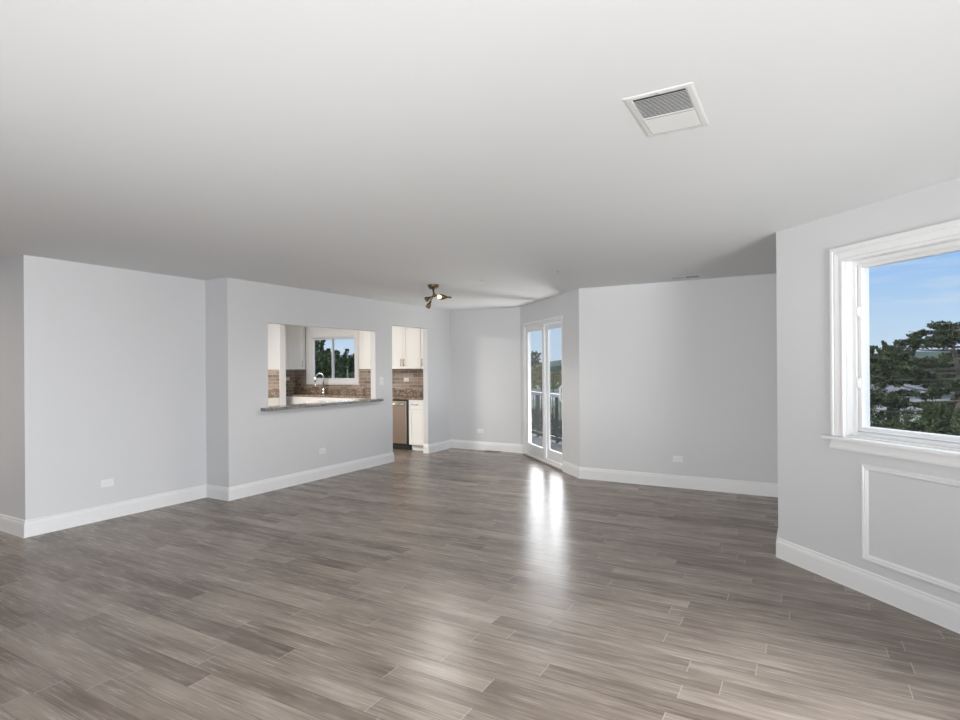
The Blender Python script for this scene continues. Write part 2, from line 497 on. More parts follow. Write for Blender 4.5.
def wall(name, mtx, s0, s1, thick, openings=(), z0=0.0, z1=H, m='paint'):
    xs = sorted({s0, s1, *[o[0] for o in openings], *[o[1] for o in openings]})
    zs = sorted({z0, z1, *[o[2] for o in openings], *[o[3] for o in openings]})
    hole = lambda x, z: any(a < x < b and c < z < d for a, b, c, d in openings)
    return struct(name, MB().grid(xs, zs, 0.0, thick, hole), M[m], mtx)


T = lambda x, y, z=0: Matrix.Translation((x, y, z))

# ------------------------------------------------------------------ floor, ceiling, walls
struct('floor', MB().prism([(XW - 1.2, YS - .2), (XR + .2, YS - .2), (XR + .2, YD + .05), (XG + .12, YG + .12), (XG + .12, YF + .12),
                            (XF + .08, YF + .2), (XE + .08, YBK + .2), (XKL - .2, YBK + .2)], -0.12, 0.0), M['floor'])
struct('ceiling', MB().prism([(XW - 1.2, YS - .2), (XR + .2, YS - .2), (XR + .2, YD + .05), (XG + .12, YG + .12), (XG + .12, YF + .12),
                              (XF + .08, YF + .2), (XE + .08, YBK + .2), (XKL - .2, YBK + .2)], H, H + 0.2), M['ceiling'])

wall('wall_hall', frame(0, YA, 1, 0), XW, XL, 0.12)
wall('wall_left', W_LEFT, YA + 0.12, YB, 0.12)
wall('wall_recess', frame(0, YB, 1, 0), XL - 0.12, XK, 0.12)
PASS = (4.580, 6.515, 0.945, 1.980)
DOORWAY = (6.907, 7.856, -0.01, 2.092)
wall('wall_kitchen', W_KIT, YB + 0.12, YBK, 0.092, [PASS, DOORWAY])
KWIN = (-8.93, -7.715, 1.165, 2.085)
wall('wall_back', W_BACK, XKL - .2, XE + .02, 0.12, [KWIN])
SDOOR = (0.165, 1.725, -0.01, 2.115)
LD = (XF - XE) / SQ
wall('wall_door', W_DOOR, 0.0, LD, 0.115, [SDOOR])
wall('wall_far', W_FAR, XF, XG + .12, 0.2)
wall('wall_alcove', frame(XG, 0, 0, -1), -YF, -YG, 0.10)
LW = (XR - XG) / SQ
RWIN = (0.582, 2.35, 0.972, 2.122)
wall('wall_window', W_WIN, 0.0, LW - .0, 0.16, [RWIN, (2.62, 3.95, 0.6, 2.3)])
SIDE_WIN = (0.5 - 1.75, 0.5 + 1.75, 0.6, 2.3)
wall('wall_right', frame(XR, 0, 0, -1), -YD, -YS, 0.2, [(-1.6, 1.6, 0.6, 2.3)])
wall('wall_behind', frame(0, YS, -1, 0), -XR, -XW, 0.2, [(-0.4, 2.8, 0.6, 2.3)])
wall('wall_hall_end', frame(XW, 0, 0, 1), YS, YA + 0.12, 0.12)
wall('wall_kitchen_end', W_KL, YKN, YBK, 0.12)
wall('wall_kitchen_near', frame(0, YKN, -1, 0), -XK + .092, -XKL, 0.12)
STUB_X = -8.68
wall('wall_kitchen_stub', frame(0, 7.57, 1, 0), XKL, STUB_X - .012, 0.13)
struct('trim_2', MB().box(STUB_X - .012, STUB_X, 7.556, 7.702, 0, H), M['white'])
struct('wall_soffit', MB().box(-7.27, -5.553, 8.24, YBK, 2.30, H), M['white'])
struct('wall_soffit_left', MB().box(XKL, -9.06, 7.70, YBK, 2.30, H), M['white'])

struct('wall_kitchen_window', MB().grid([-9.065, KWIN[0], KWIN[1], -7.28], [1.0, KWIN[2], KWIN[3], H], -.004, 0.0, lambda x, z: (KWIN[0] < x < KWIN[1] and KWIN[2] < z < KWIN[3])), M['white'], W_BACK)
# tile faces of the kitchen walls
BS_TOP = 1.415
struct('wall_backsplash', MB().grid(sorted({XKL, -9.07, -7.61, -5.555}), [0.90, 1.10, BS_TOP], -0.010, 0.0,
       lambda x, z: -9.07 < x < -7.61 and z > 1.10), M['tile'], W_BACK)
struct('wall_backsplash_left', MB().box(7.70, YBK - .01, -0.010, 0.0, 0.90, BS_TOP), M['tile'], W_KL)
struct('wall_backsplash_stub', MB().box(XKL, STUB_X - .013, -0.010, 0.0, 0.90, BS_TOP), M['tile'], frame(0, 7.57, 1, 0))

# ------------------------------------------------------------------ baseboards
BB = [(0, 0), (0.018, 0), (0.018, 0.004), (0.016, 0.006), (0.016, 0.108), (0.0145, 0.112), (0.0145, 0.118), (0.012, 0.124),
      (0.0095, 0.128), (0.0095, 0.138), (0.006, 0.145), (0, 0.147)]
def base(name, path):
    return struct(name, MB().sweep(path, BB, lambda a, b, h: (a, b, h)), M['white'])
dp = lambda s: (XE + s * SQ, YBK - s * SQ)
base('baseboard_left', [(XW, YA), (XL, YA), (XL, YB), (XK, YB), (XK, 6.907), (XK - .092, 6.907)])
base('baseboard_back', [(XK - .092, 7.856), (XK, 7.856), (XK, YBK), (XE, YBK), dp(0.13)])
base('baseboard_right', [dp(1.735), (XF, YF), (XG, YF), (XG, YG), (XR, YD), (XR, YS)])

# ------------------------------------------------------------------ window in the angled wall
def wloc(fn_mtx): return fn_mtx
w1 = thing('window_1', None, None, W_WIN); w1['kind'] = 'structure'
s0, s1, z0, z1 = RWIN
CAS = [(0, 0), (0, .020), (.006, .024), (.022, .024), (.028, .019), (.034, .019), (.038, .022), (.078, .015), (.083, .022), (.096, .022), (.102, .016), (.102, 0)]
MB().sweep([(s0 - .100, z0), (s0 - .100, z1 + .092), (s1 + .100, z1 + .092), (s1 + .100, z0)], CAS,
           lambda a, b, h: (a, -h, b)).build('window_casing', M['white'], w1)
MB().box(s0 - .140, s1 + .140, -.058, .06, z0 - .022, z0 - .001, .004).build('window_stool', M['white'], w1)
MB().sweep([(s0 - .096, z0 - .082), (s1 + .096, z0 - .082)], [(0, 0), (0, .032), (-.012, .034), (-.045, .020), (-.060, .018), (-.060, 0)],
           lambda a, b, h: (a, -h, b)).build('window_apron', M['white'], w1)
LIN = [(0, -.155), (0, .0), (.008, .0), (.008, -.046), (.034, -.046), (.034, -.060), (.026, -.060), (.026, -.070), (.037, -.070), (.037, -.155)]
MB().sweep([(s0 + .001, z0 + .001), (s0 + .001, z1 - .001), (s1 - .001, z1 - .001), (s1 - .001, z0 + .001)], LIN, lambda a, b, h: (a, -h, b), closed=True).build('window_frame', M['vinyl'], w1)
mid = (s0 + s1) / 2
def sash(par, a, b, c, d, y, wd=.036, th=.032, nm='sash'):
    SA = [(0, 0), (0, th), (.022, th), (.026, th * .8), (wd, th * .62), (wd, 0)]
    o = MB().sweep([(a, c), (a, d), (b, d), (b, c)], SA, lambda p, q, h: (p, y + th - h, q), closed=True).build(nm, M['vinyl'], par)
    MB().box(a + wd - .004, b - wd + .004, y + th * .5, y + th * .5 + .006, c + wd - .004, d - wd + .004).build('pane', M['glass'], o)
    return o
sa = sash(w1, s0 + .038, mid + .02, z0 + .044, z1 - .030, .064, .028)
sash(w1, mid - .02, s1 - .038, z0 + .044, z1 - .030, .106, .028)
for zz in (1.785, 1.322):
    MB().box(s0 + .039, s0 + .052, .050, .0655, zz - .032, zz + .032, .003).box(s0 + .040, s0 + .049, .042, .052, zz - .018, zz + .018, .003).build('latch', M['vinyl'], sa)

# picture-frame moulding below the window
PF = [(0, 0), (0, .012), (.008, .020), (.016, .020), (.020, .014), (.028, .016), (.036, .010), (.040, 0)]
struct('trim_1', MB().sweep([(.698, .210), (.698, .818), (2.24, .818), (2.24, .210)], PF, lambda a, b, h: (a, -h, b), closed=True), M['white'], W_WIN)

# ------------------------------------------------------------------ sliding glass door in the other angled wall
d1 = thing('door_1', None, None, W_DOOR); d1['kind'] = 'structure'
a0, a1, b0, b1 = SDOOR
MB().sweep([(a0 + .001, 0.002), (a0 + .001, b1 - .001), (a1 - .001, b1 - .001), (a1 - .001, 0.002)],
           [(0, -.113), (0, .004), (.020, .004), (.020, -.025), (.034, -.025), (.034, -.075), (.026, -.075), (.026, -.113)],
           lambda a, b, h: (a, -h, b)).build('door_frame', M['vinyl'], d1)
MB().sweep([(a0 - .028, 0.0), (a0 - .028, b1 + .028), (a1 + .008, b1 + .028)], [(0, 0), (0, .010), (.022, .012), (.034, .008), (.034, 0)],
           lambda a, b, h: (a, -h, b)).build('door_casing', M['vinyl'], d1)
MB().box(a0 + .002, a1 - .002, -.004, .113, .001, .032, .002).box(a0 + .002, a1 - .002, .022, .030, .03, .050).box(a0 + .002, a1 - .002, .066, .074, .03, .050).build('door_sill', M['vinyl'], d1)
MB().box(a0 - .02, a1, -.030, -.005, .0005, .012, .003).build('threshold', M['brownwood'], d1)
def panel(a, b, y, wl_, wr_, bot, top, name='door_panel'):
    th = .030; c, d = .052, b1 - .045
    m_ = MB()
    m_.box(a, a + wl_, y, y + th, c, d, .003).box(b - wr_, b, y, y + th, c, d, .003)
    m_.box(a + wl_, b - wr_, y, y + th, c, c + bot, .003).box(a + wl_, b - wr_, y, y + th, d - top, d, .003)
    o = m_.build(name, M['vinyl'], d1)
    MB().box(a + wl_ - .003, b - wr_ + .003, y + .014, y + .020, c + bot - .003, d - top + .003).build('pane', M['glass'], o)
    return o
pl = panel(a0 + .036, 0.975, .028, .075, .075, .150, .075)
pr = panel(0.935, a1 - .036, .072, .095, .105, .150, .075)
MB().tube([(1.625, .071, 1.17), (1.615, .030, 1.165), (1.605, .014, 1.13), (1.605, .012, .98), (1.615, .030, .945), (1.625, .071, .94)], .014, 10).box(1.605, 1.645, .062, .0715, .92, 1.19, .004).build('handle', M['vinyl'], pr)

# ------------------------------------------------------------------ kitchen window
w2 = thing('window_2', None, None, W_BACK); w2['kind'] = 'structure'
s0, s1, z0, z1 = KWIN
KC = [(0, 0), (0, .016), (.010, .020), (.095, .014), (.110, .014), (.110, 0)]
MB().sweep([(s0 - .108, z0 - .055), (s0 - .108, z1 + .115), (s1 + .088, z1 + .115), (s1 + .088, z0 - .055)], [(a * .85, b) for a, b in KC],
           lambda a, b, h: (a, -h, b), closed=True).build('window_casing', M['white'], w2)
MB().sweep([(s0 + .001, z0 + .001), (s0 + .001, z1 - .001), (s1 - .001, z1 - .001), (s1 - .001, z0 + .001)],
           [(0, -.09), (0, 0), (.008, 0), (.008, -.006), (.022, -.006), (.022, -.09)],
           lambda a, b, h: (a, -h, b), closed=True).build('window_frame', M['vinyl'], w2)
sash(w2, s0 + .024, -8.335, z0 + .032, z1 - .032, .012, .034)
sash(w2, -8.375, s1 - .032, z0 + .032, z1 - .032, .046, .034)

# ------------------------------------------------------------------ outlets and the switch
def outlet(mtx, s, z, label, y=0.0, flip=False):
    t = thing('wall_outlet', label, 'outlet', mtx @ T(s, y, z), None)
    MB().box(-.058, .058, -.007, 0, -.036, .036, .003).build('cover_plate', M['plastic'], t)
    for k in (-1, 1):
        r = MB().box(k * .022 - .017, k * .022 + .017, -.010, -.006, -.017, .017, .004).build('receptacle', M['plastic'], t)
        MB().box(k * .022 - .009, k * .022 - .002, -.0106, -.0095, .004, .0075).box(k * .022 - .009, k * .022 - .002, -.0106, -.0095, -.0075, -.004).lathe([(.003, -.0005), (.003, .0006)], T(k * .022 + .008, -.0101, 0) @ Matrix.Rotation(R(90), 4, 'X'), 10).build('slot', M['slot'], r)
    return t
outlet(W_LEFT, 2.993, .350, 'white wall outlet low on the recessed left wall, nearest the hall corner')
outlet(W_KIT, 5.433, .359, 'white wall outlet on the grey wall below the granite serving ledge')
outlet(W_BACK, -4.878, .328, 'white wall outlet low on the back wall left of the sliding door')
outlet(W_FAR, -1.284, .338, 'white wall outlet low on the far wall right of the sliding door')
outlet(W_BACK, -6.45, 1.213, 'white outlet on the brown tile above the dishwasher', y=-.010)
outlet(W_KL, 8.37, 1.22, 'white outlet on the kitchen tile beside the corner cabinet', y=-.010)
t = thing('light_switch', 'white light switch on the wall between serving opening and doorway', 'switch', W_KIT @ T(6.645, 0, 1.245))
MB().box(-.042, .042, -.007, 0, -.060, .060, .003).build('cover_plate', M['plastic'], t)
rk = MB().box(-.018, .018, -.011, -.006, -.034, .034, .002).build('rocker', M['plastic'], t)
MB().box(-.0175, .0175, -.0125, -.0108, -.002, .002).build('slot', M['slot'], rk)

# ------------------------------------------------------------------ serving ledge
LEDGE_L, LEDGE_R = .108, .078
tag(MB().box(PASS[0] - LEDGE_L, PASS[1] + LEDGE_R, -.085, .0, .948, .984, .004).box(PASS[0] + .002, PASS[1] - .002, -.0005, .17, .948, .984, .003).build('serving_ledge', M['granite_edge'], None, W_KIT),
    'grey granite serving ledge across the bottom of the kitchen wall opening', 'ledge')

# ------------------------------------------------------------------ kitchen cabinets
def pull(par, x, z, y, m='gold', L=.13, vert=True):
    d = (0, 0, 1) if vert else (1, 0, 0)
    P = lambda k, yy: (x + d[0] * k, yy, z + d[2] * k)
    mb = MB().tube([P(-L / 2, y - .03), P(L / 2, y - .03)], .0065, 10)
    mb.tube([P(-L * .36, y + .002), P(-L * .36, y - .03)], .005, 8).tube([P(L * .36, y + .002), P(L * .36, y - .03)], .005, 8)
    return mb.build('handle', M[m], par)

def shaker(par, x0, x1, z0, z1, y, name='door', rail=.058):
    mb = MB()
    mb.box(x0, x0 + rail, y - .02, y, z0, z1, .0015, 1).box(x1 - rail, x1, y - .02, y, z0, z1, .0015, 1)
    mb.box(x0 + rail, x1 - rail, y - .02, y, z0, z0 + rail, .0015, 1).box(x0 + rail, x1 - rail, y - .02, y, z1 - rail, z1, .0015, 1)
    mb.box(x0 + rail - .004, x1 - rail + .004, y - .011, y, z0 + rail - .004, z1 - rail + .004)
    return mb.build(name, M['cab'], par)

def upper(label, mtx, x0, x1, doors, pulls, depth=.33, z0=1.415, z1=2.30, group=None, m='gold', name='upper_cabinet'):
    """mtx: local y = 0 on the wall, room on the -y side. doors: x bounds; pulls: pull x (or None) per door."""
    t = thing(name, label, 'cabinet', mtx @ T((x0 + x1) / 2, 0, z0))
    cx = (x0 + x1) / 2
    MB().box(x0 - cx, x1 - cx, -depth, -.001, 0, z1 - z0, .001, 1).build('body', M['cab'], t)
    for (a, b), px_ in zip(zip(doors, doors[1:]), pulls):
        d = shaker(t, a - cx + .002, b - cx - .002, .003, z1 - z0 - .003, -depth - .001)
        if px_ is not None: pull(d, px_ - cx, .115, -depth - .021, m)
    return t

def lower(label, mtx, x0, x1, rows, depth=.60, top=.882, m='nickel'):
    """rows: list of (x bounds, z bounds, kind, pull position)"""
    cx = (x0 + x1) / 2
    t = thing('base_cabinet', label, 'cabinet', mtx @ T(cx, 0, 0))
    MB().box(x0 - cx, x1 - cx, -depth, -.012, .10, top, .001, 1).box(x0 - cx, x1 - cx, -depth + .06, -.02, .001, .10).build('body', M['cab'], t)
    for (a, b), (c, d), kind, pp in rows:
        o = shaker(t, a - cx + .002, b - cx - .002, c, d, -depth - .001, kind, .058 if d - c > .25 else .03)
        if pp: pull(o, pp[0] - cx, pp[1], -depth - .021, m, .13, kind == 'door')
    return t

upper('white upper kitchen cabinet to the right of the kitchen window', W_BACK, -7.27, -6.665, [-7.27, -6.967, -6.665], [-6.99, -6.94])
upper('white double door upper cabinet with a pair of brass pulls, seen through the doorway', W_BACK, -6.66, -5.875, [-6.66, -6.268, -5.875], [-6.30, -6.235])
upper('narrow white upper cabinet with one brass pull at the right edge of the doorway', W_BACK, -5.87, -5.56, [-5.87, -5.56], [-5.835])
upper('white upper cabinet left of the kitchen window with a slim grey pull', W_KL, 7.702, 8.565, [7.702, 8.09, 8.50], [None, 8.44], m='nickel')

YFRONT = .60
lower('white base cabinet with drawer under the doorway counter, right of the dishwasher', W_BACK, -5.945, -5.56,
      [((-5.945, -5.56), (.720, .876), 'drawer', (-5.80, .80)), ((-5.945, -5.56), (.105, .715), 'door', None)])
lower('white sink base cabinet below the kitchen window', W_BACK, -9.38, -6.60,
      [((-9.38 + i * .459, -9.38 + (i + 1) * .459), (.105, .876), 'door', (-9.38 + i * .459 + (.42 if i % 2 == 0 else .04), .76)) for i in range(6)])
lower('white base cabinet against the short kitchen wall at far left', frame(0, 7.56, 1, 0), XKL + .02, STUB_X - .01,
      [((XKL + .02, STUB_X - .01), (.720, .876), 'drawer', (-9.04, .78)), ((XKL + .02, STUB_X - .01), (.105, .715), 'door', (-8.76, .6))])

# dishwasher
t = thing('dishwasher', 'stainless steel dishwasher with a bar handle, seen through the doorway', 'dishwasher', W_BACK @ T(-6.285, 0, 0))
MB().box(-.305, .335, -.592, -.03, .012, .876).build('body', M['black'], t)
MB().box(-.305, .335, -.57, -.52, .003, .095).build('toe_kick', M['black'], t)
dd = MB().box(-.298, .262, -.618, -.593, .105, .850, .006).build('door', M['steel'], t)
MB().tube([(-.25, -.645, .795), (.24, -.645, .795)], .013, 12).tube([(-.22, -.645, .795), (-.22, -.617, .795)], .009).tube([(.21, -.645, .795), (.21, -.617, .795)], .009).build('handle', M['nickel'], dd)
MB().box(.263, .280, -.614, -.593, .105, .850, .002).build('edge_trim', M['nickel'], dd)

# worktops
tag(MB().box(XKL + .002, -5.556, -.635, -.011, .884, .916, .004).box(XKL + .002, -5.556, -.032, -.011, .9165, 1.018, .002).build('kitchen_worktop', M['granite'], None, W_BACK),
    'brown granite worktop with low upstand under the kitchen window', 'worktop')
tag(MB().box(XKL + .002, STUB_X - .014, -.635, -.011, .884, .916, .004).box(XKL + .002, STUB_X - .014, -.032, -.011, .9165, 1.018, .002).build('side_worktop', M['granite'], None, frame(0, 7.57, 1, 0)),
    'short dark granite worktop against the kitchen wall at far left of the opening', 'worktop')

# faucet
t = thing('kitchen_faucet', 'chrome gooseneck faucet standing on the worktop before the kitchen window', 'faucet', T(-8.43, 8.44, .9165))
MB().lathe([(.030, 0), (.030, .008), (.024, .014), (.020, .03), (.020, .10), (.016, .108)], None, 20).build('base', M['chrome'], t)
arc = [(0, 0, .10), (0, 0, .30)] + [(0, -.11 + .11 * math.cos(a), .30 + .11 * math.sin(a)) for a in [math.pi * k / 12 for k in range(1, 12)]] + [(0, -.22, .30), (0, -.222, .25)]
MB().tube(arc, .0165, 12).build('spout', M['chrome'], t)
MB().tube([(0, -.222, .252), (0, -.224, .19), (0, -.225, .165)], [.015, .019, .017], 12).build('spray_head', M['nickel'], t)
MB().tube([(.015, 0, .075), (.05, 0, .085)], .010, 10).tube([(.05, 0, .085), (.09, -.02, .12)], [.008, .005], 10).build('lever', M['chrome'], t)

# ------------------------------------------------------------------ things on the ceiling
t = thing('ceiling_vent', 'large square white ceiling vent near the camera', 'vent', T(-.453, 2.310, H))
VW, VL = .124, .202
MB().sweep([(-VW, -VL), (-VW, VL), (VW, VL), (VW, -VL)], [(0, 0), (0, .0015), (.008, .0030), (.024, .0034), (.028, .0022), (.028, 0)],
           lambda a, b, h: (a, b, -h), closed=True).build('frame', M['vent'], t)
MB().box(-VW + .03, VW - .03, -VL + .03, VL - .03, -.0012, -.0004).build('shade_sheet', M['shade_sheet'], t)  # flat dark sheet, colouring in the shade behind the louvres
MB().box(-VW + .026, VW - .026, .005, .014, -.0045, -.001).build('bar', M['vent'], t)
def louvres(name, ya, yb, ang, n, wd):
    mb = MB()
    for k in range(n):
        y = ya + (yb - ya) * (k + .5) / n
        c, s_ = math.cos(ang), math.sin(ang); w = wd
        bmv = [mb.bm.verts.new((x, y + e_ * c * w, -.0042 + e_ * s_ * w * .5)) for x, e_ in ((-VW + .027, -1), (VW - .027, -1), (VW - .027, 1), (-VW + .027, 1))]
        bmv2 = [mb.bm.verts.new(v.co + Vector((0, 0, -.0008))) for v in bmv]
        mb.bm.faces.new(bmv); mb.bm.faces.new(list(reversed(bmv2)))
        for i in range(4): mb.bm.faces.new((bmv[i], bmv2[i], bmv2[(i + 1) % 4], bmv[(i + 1) % 4]))
    return mb.build(name, M['vent'], t)
louvres('louvre_bank', -VL + .034, .003, R(30), 15, .0042)
louvres('louvre_bank', .017, VL - .034, R(-12), 13, .0040)
for x, y in ((0, -VL + .014), (-.045, VL - .012), (.06, VL - .012)):
    MB().lathe([(.0045, 0), (.0045, -.002), (.002, -.003)], T(x, y, -.0038), 10).build('screw', M['slot'], t)

t = thing('ceiling_register', 'slim white slot register on the ceiling above the far wall', 'vent', T(-1.145, 6.74, H))
MB().sweep([(-.175, -.075), (-.175, .075), (.175, .075), (.175, -.075)], [(0, 0), (0, .0015), (.016, .003), (.026, .002), (.026, 0)],
           lambda a, b, h: (a, b, -h), closed=True).build('frame', M['vent'], t)
MB().box(-.150, .150, -.050, .050, -.0012, -.0004).build('shade_sheet', M['shade_sheet'], t)  # dark sheet again, in place of the shaded hollow of the slot
MB().box(-.012, .002, -.050, .050, -.0035, -.001).build('bar', M['vent'], t)
for xa, xb, wd in ((-.149, -.012, .0034), (.002, .149, .0006)):
    mb = MB()
    for k in range(6):
        y = -.043 + k * .0172
        q = [mb.bm.verts.new((x, y + e_ * wd, -.0028)) for x, e_ in ((xa, -1), (xb, -1), (xb, 1), (xa, 1))]
        q2 = [mb.bm.verts.new(v.co + Vector((0, 0, .0006))) for v in q]
        mb.bm.faces.new(q); mb.bm.faces.new(list(reversed(q2)))
        for i in range(4): mb.bm.faces.new((q[i], q2[i], q2[(i + 1) % 4], q[(i + 1) % 4]))
    mb.build('louvre_bank', M['vent'], t)

# three-head ceiling spotlight
LX, LY = -3.885, 5.715
t = thing('ceiling_spotlight', 'aged brass three head spotlight fixture on the ceiling, one bulb lit', 'light fixture', T(LX, LY, H))
camr = Vector((math.cos(YAW), math.sin(YAW), 0)); camf = Vector((-math.sin(YAW), math.cos(YAW), 0)); up = Vector((0, 0, 1))
MB().lathe([(.030, -.052), (.046, -.048), (.058, -.030), (.066, -.012), (.066, -.001)], None, 28).build('canopy', M['brass'], t)
MB().tube([(0, 0, -.045), (.004, .002, -.085), (.012, .007, -.120)], [.013, .010, .012], 12).lathe([(.004, -.150), (.020, -.140), (.024, -.122), (.016, -.108), (.006, -.104)], T(.012, .007, 0), 16).build('stem', M['brass'], t)
hub = Vector((.010, .006, -.125))
def head(tip, mouth, r0, r1, arm_pts, name='lamp_head'):
    MB().tube([hub] + arm_pts + [tip], .0075, 10).build('arm', M['brass'], t)
    ax = (mouth - tip); L = ax.length
    q = ax.to_track_quat('Z', 'Y').to_matrix().to_4x4()
    mb = MB().lathe([(r0 * .5, -.004), (r0, .004), (r0 * 1.05, L * .35), (r1 * .8, L * .62), (r1, L), (r1 * .93, L), (r1 * .7, L * .66), (r0 * .8, L * .45)], Matrix.Translation(tip) @ q, 20)
    return mb.build(name, M['brass'], t)
v = lambda r, u, f=0: camr * r + up * u + camf * f
head(v(-.035, -.150, -.01), v(-.080, -.182, -.05), .015, .031, [v(-.012, -.138)])
head(v(-.030, -.195, .0), v(-.060, -.272, -.045), .015, .031, [v(-.012, -.155), v(-.024, -.172)])
h3 = head(v(.215, -.147, .05), v(.085, -.150, -.03), .010, .036, [v(.05, -.128, .05), v(.12, -.132, .08), v(.20, -.140, .07)])
MB().lathe([(.008, -.030), (.014, -.022), (.023, .0), (.025, .010), (.020, .024), (.008, .032)], Matrix.Translation(v(.083, -.150, -.035)) @ (v(.085, -.150, -.03) - v(.215, -.147, .05)).to_track_quat('Z', 'Y').to_matrix().to_4x4(), 18).build('bulb', M['bulb'], t)
ld = bpy.data.lights.new('bulb_light', 'SPOT'); ld.energy = P_LAMP; ld.color = (1, .95, .88); ld.shadow_soft_size = .32
ld.spot_size = R(172); ld.spot_blend = 0.5
lo = bpy.data.objects.new('bulb_light', ld); COL.objects.link(lo); lo.location = Vector((LX, LY, H)) + v(.06, -.33, -.06)

# hooks left in the ceiling
def hook(x, y, L, label):
    t = thing('ceiling_hook', label, 'hook', T(x, y, H))
    MB().lathe([(.003, -.010), (.010, -.006), (.012, -.0005)], None, 14).build('plate', M['slot'], t)
    MB().tube([(0, 0, -.006), (0, 0, -L * .5), (.010, 0, -L * .62), (.012, 0, -L * .82), (0, 0, -L), (-.010, 0, -L * .86)], .0035, 8).build('hook', M['nickel'], t)
hook(-3.191, 5.688, .070, 'small grey hook hanging from the ceiling beside the brass spotlight')
hook(-2.215, 5.574, .030, 'tiny grey hook on the ceiling nearer the sliding door corner')

# floor register by the back wall
t = thing('floor_register', 'flat brown floor register along the back baseboard near the sliding door', 'vent', T(-4.58, 8.50, 0))
MB().box(-.16, .16, -.055, .055, .0005, .006, .002).build('frame', M['brownwood'], t)
mb = MB()
for k in range(5): mb.box(-.145, .145, -.042 + k * .018, -.032 + k * .018, .006, .0075)
mb.build('grille', M['black'], t)

# ------------------------------------------------------------------ balcony
balc = MB().prism([(-.30, .13), (LD - .15, .13), (LD - .15, .55), (3.2, 1.45), (-4.4, 1.45), (-4.4, .60)], -.32, -.10)
struct('balcony_slab', balc, M['deck'], W_DOOR)
t = thing('balcony_railing', 'dark metal balcony railing with grey cap outside the sliding door', 'railing', W_DOOR @ T(0, 1.36, -.10))
RT = .95
MB().box(-4.35, 3.1, -.045, .045, RT - .03, RT + .03, .006).build('top_rail', M['railtop'], t)
MB().box(-4.35, 3.1, -.018, .018, .08, .115, .003).build('bottom_rail', M['rail'], t)
POSTS = [-3.82 + 1.08 * k for k in range(7)]
for s_ in POSTS:
    MB().box(s_ - .024, s_ + .024, -.024, .024, .001, RT - .03, .003).build('post', M['rail'], t)
s_ = -4.25
while s_ < 3.0:
    if min(abs(s_ - q) for q in POSTS) > .05:
        MB().box(s_ - .007, s_ + .007, -.007, .007, .11, RT - .02).build('baluster', M['rail'], t)
    s_ += .125

# ------------------------------------------------------------------ outdoors
GZ = -9.0
def wpos(px, depth):
    r = (px - 480) / F_PX * depth
    return camf * depth + camr * r
def zpix(px, y, depth):
    return EYE + (Y0 + (px - 480) * ROLL - y) * depth / F_PX

struct('ground', MB().prism([(-700, -60), (700, -60), (700, 900), (-700, 900)], GZ - 1, GZ), M['grass'])
# parking strip seen beyond the door and the trees
c0 = wpos(545, 200)
struct('road', MB().box(-130, 60, -24, 24, GZ + .0, GZ + .06), M['asphalt'], T(c0.x, c0.y))
struct('parking_lot', MB().box(-26, 22, -14, 14, GZ + .0, GZ + .06), M['asphalt'], T(*wpos(910, 58).xy))
# wooded ridge
rng = random.Random(4)
mb = MB(); prev = None
N = 90
for k in range(N + 1):
    a = R(-75) + R(150) * k / N
    d = 430
    x, y = math.sin(a) * d, math.cos(a) * d
    top = GZ + 18.5 + 3.2 * math.sin(k * .37) + 2.0 * math.sin(k * .91 + 1) + rng.uniform(-.8, .8)
    ring = [mb.bm.verts.new((x, y, GZ - .5)), mb.bm.verts.new((x * 1.03, y * 1.03, GZ + (top - GZ) * .7)), mb.bm.verts.new((x * 1.08, y * 1.08, top)), mb.bm.verts.new((x * 1.3, y * 1.3, GZ - .5))]
    if prev:
        for i in range(3): mb.bm.faces.new((prev[i], ring[i], ring[i + 1], prev[i + 1]))
    prev = ring
struct('hill', mb, M['hill'])


def leaves(name, clumps, per, size, m, parent, seed, flat=.75):
    rs = np.random.RandomState(seed)
    C = np.array([c[:3] for c in clumps]); rad = np.array([c[3] for c in clumps])
    idx = np.repeat(np.arange(len(C)), per)
    d = rs.normal(size=(len(idx), 3)); d /= np.linalg.norm(d, axis=1)[:, None]
    rr = rs.uniform(0.25, 1, len(idx)) ** .5
    P = C[idx] + d * (rr * rad[idx])[:, None] * np.array([1, 1, flat])
    a = rs.normal(size=(len(idx), 3)); a /= np.linalg.norm(a, axis=1)[:, None]
    b = np.cross(a, rs.normal(size=(len(idx), 3))); b /= np.linalg.norm(b, axis=1)[:, None]
    sz = (size * rs.uniform(.55, 1.3, len(idx)))[:, None]
    V = np.stack([P - a * sz, P + b * sz * .45, P + a * sz, P - b * sz * .45], 1).reshape(-1, 3)
    n = len(idx)
    me = bpy.data.meshes.new(name)
    me.vertices.add(4 * n); me.vertices.foreach_set('co', V.ravel())
    me.loops.add(4 * n); me.loops.foreach_set('vertex_index', np.arange(4 * n, dtype=np.int32))
    me.polygons.add(n); me.polygons.foreach_set('loop_start', np.arange(0, 4 * n, 4, dtype=np.int32))
    me.update(); me.validate()
    me.materials.append(m)
    o = bpy.data.objects.new(name, me); COL.objects.link(o); o.parent = parent
    return o


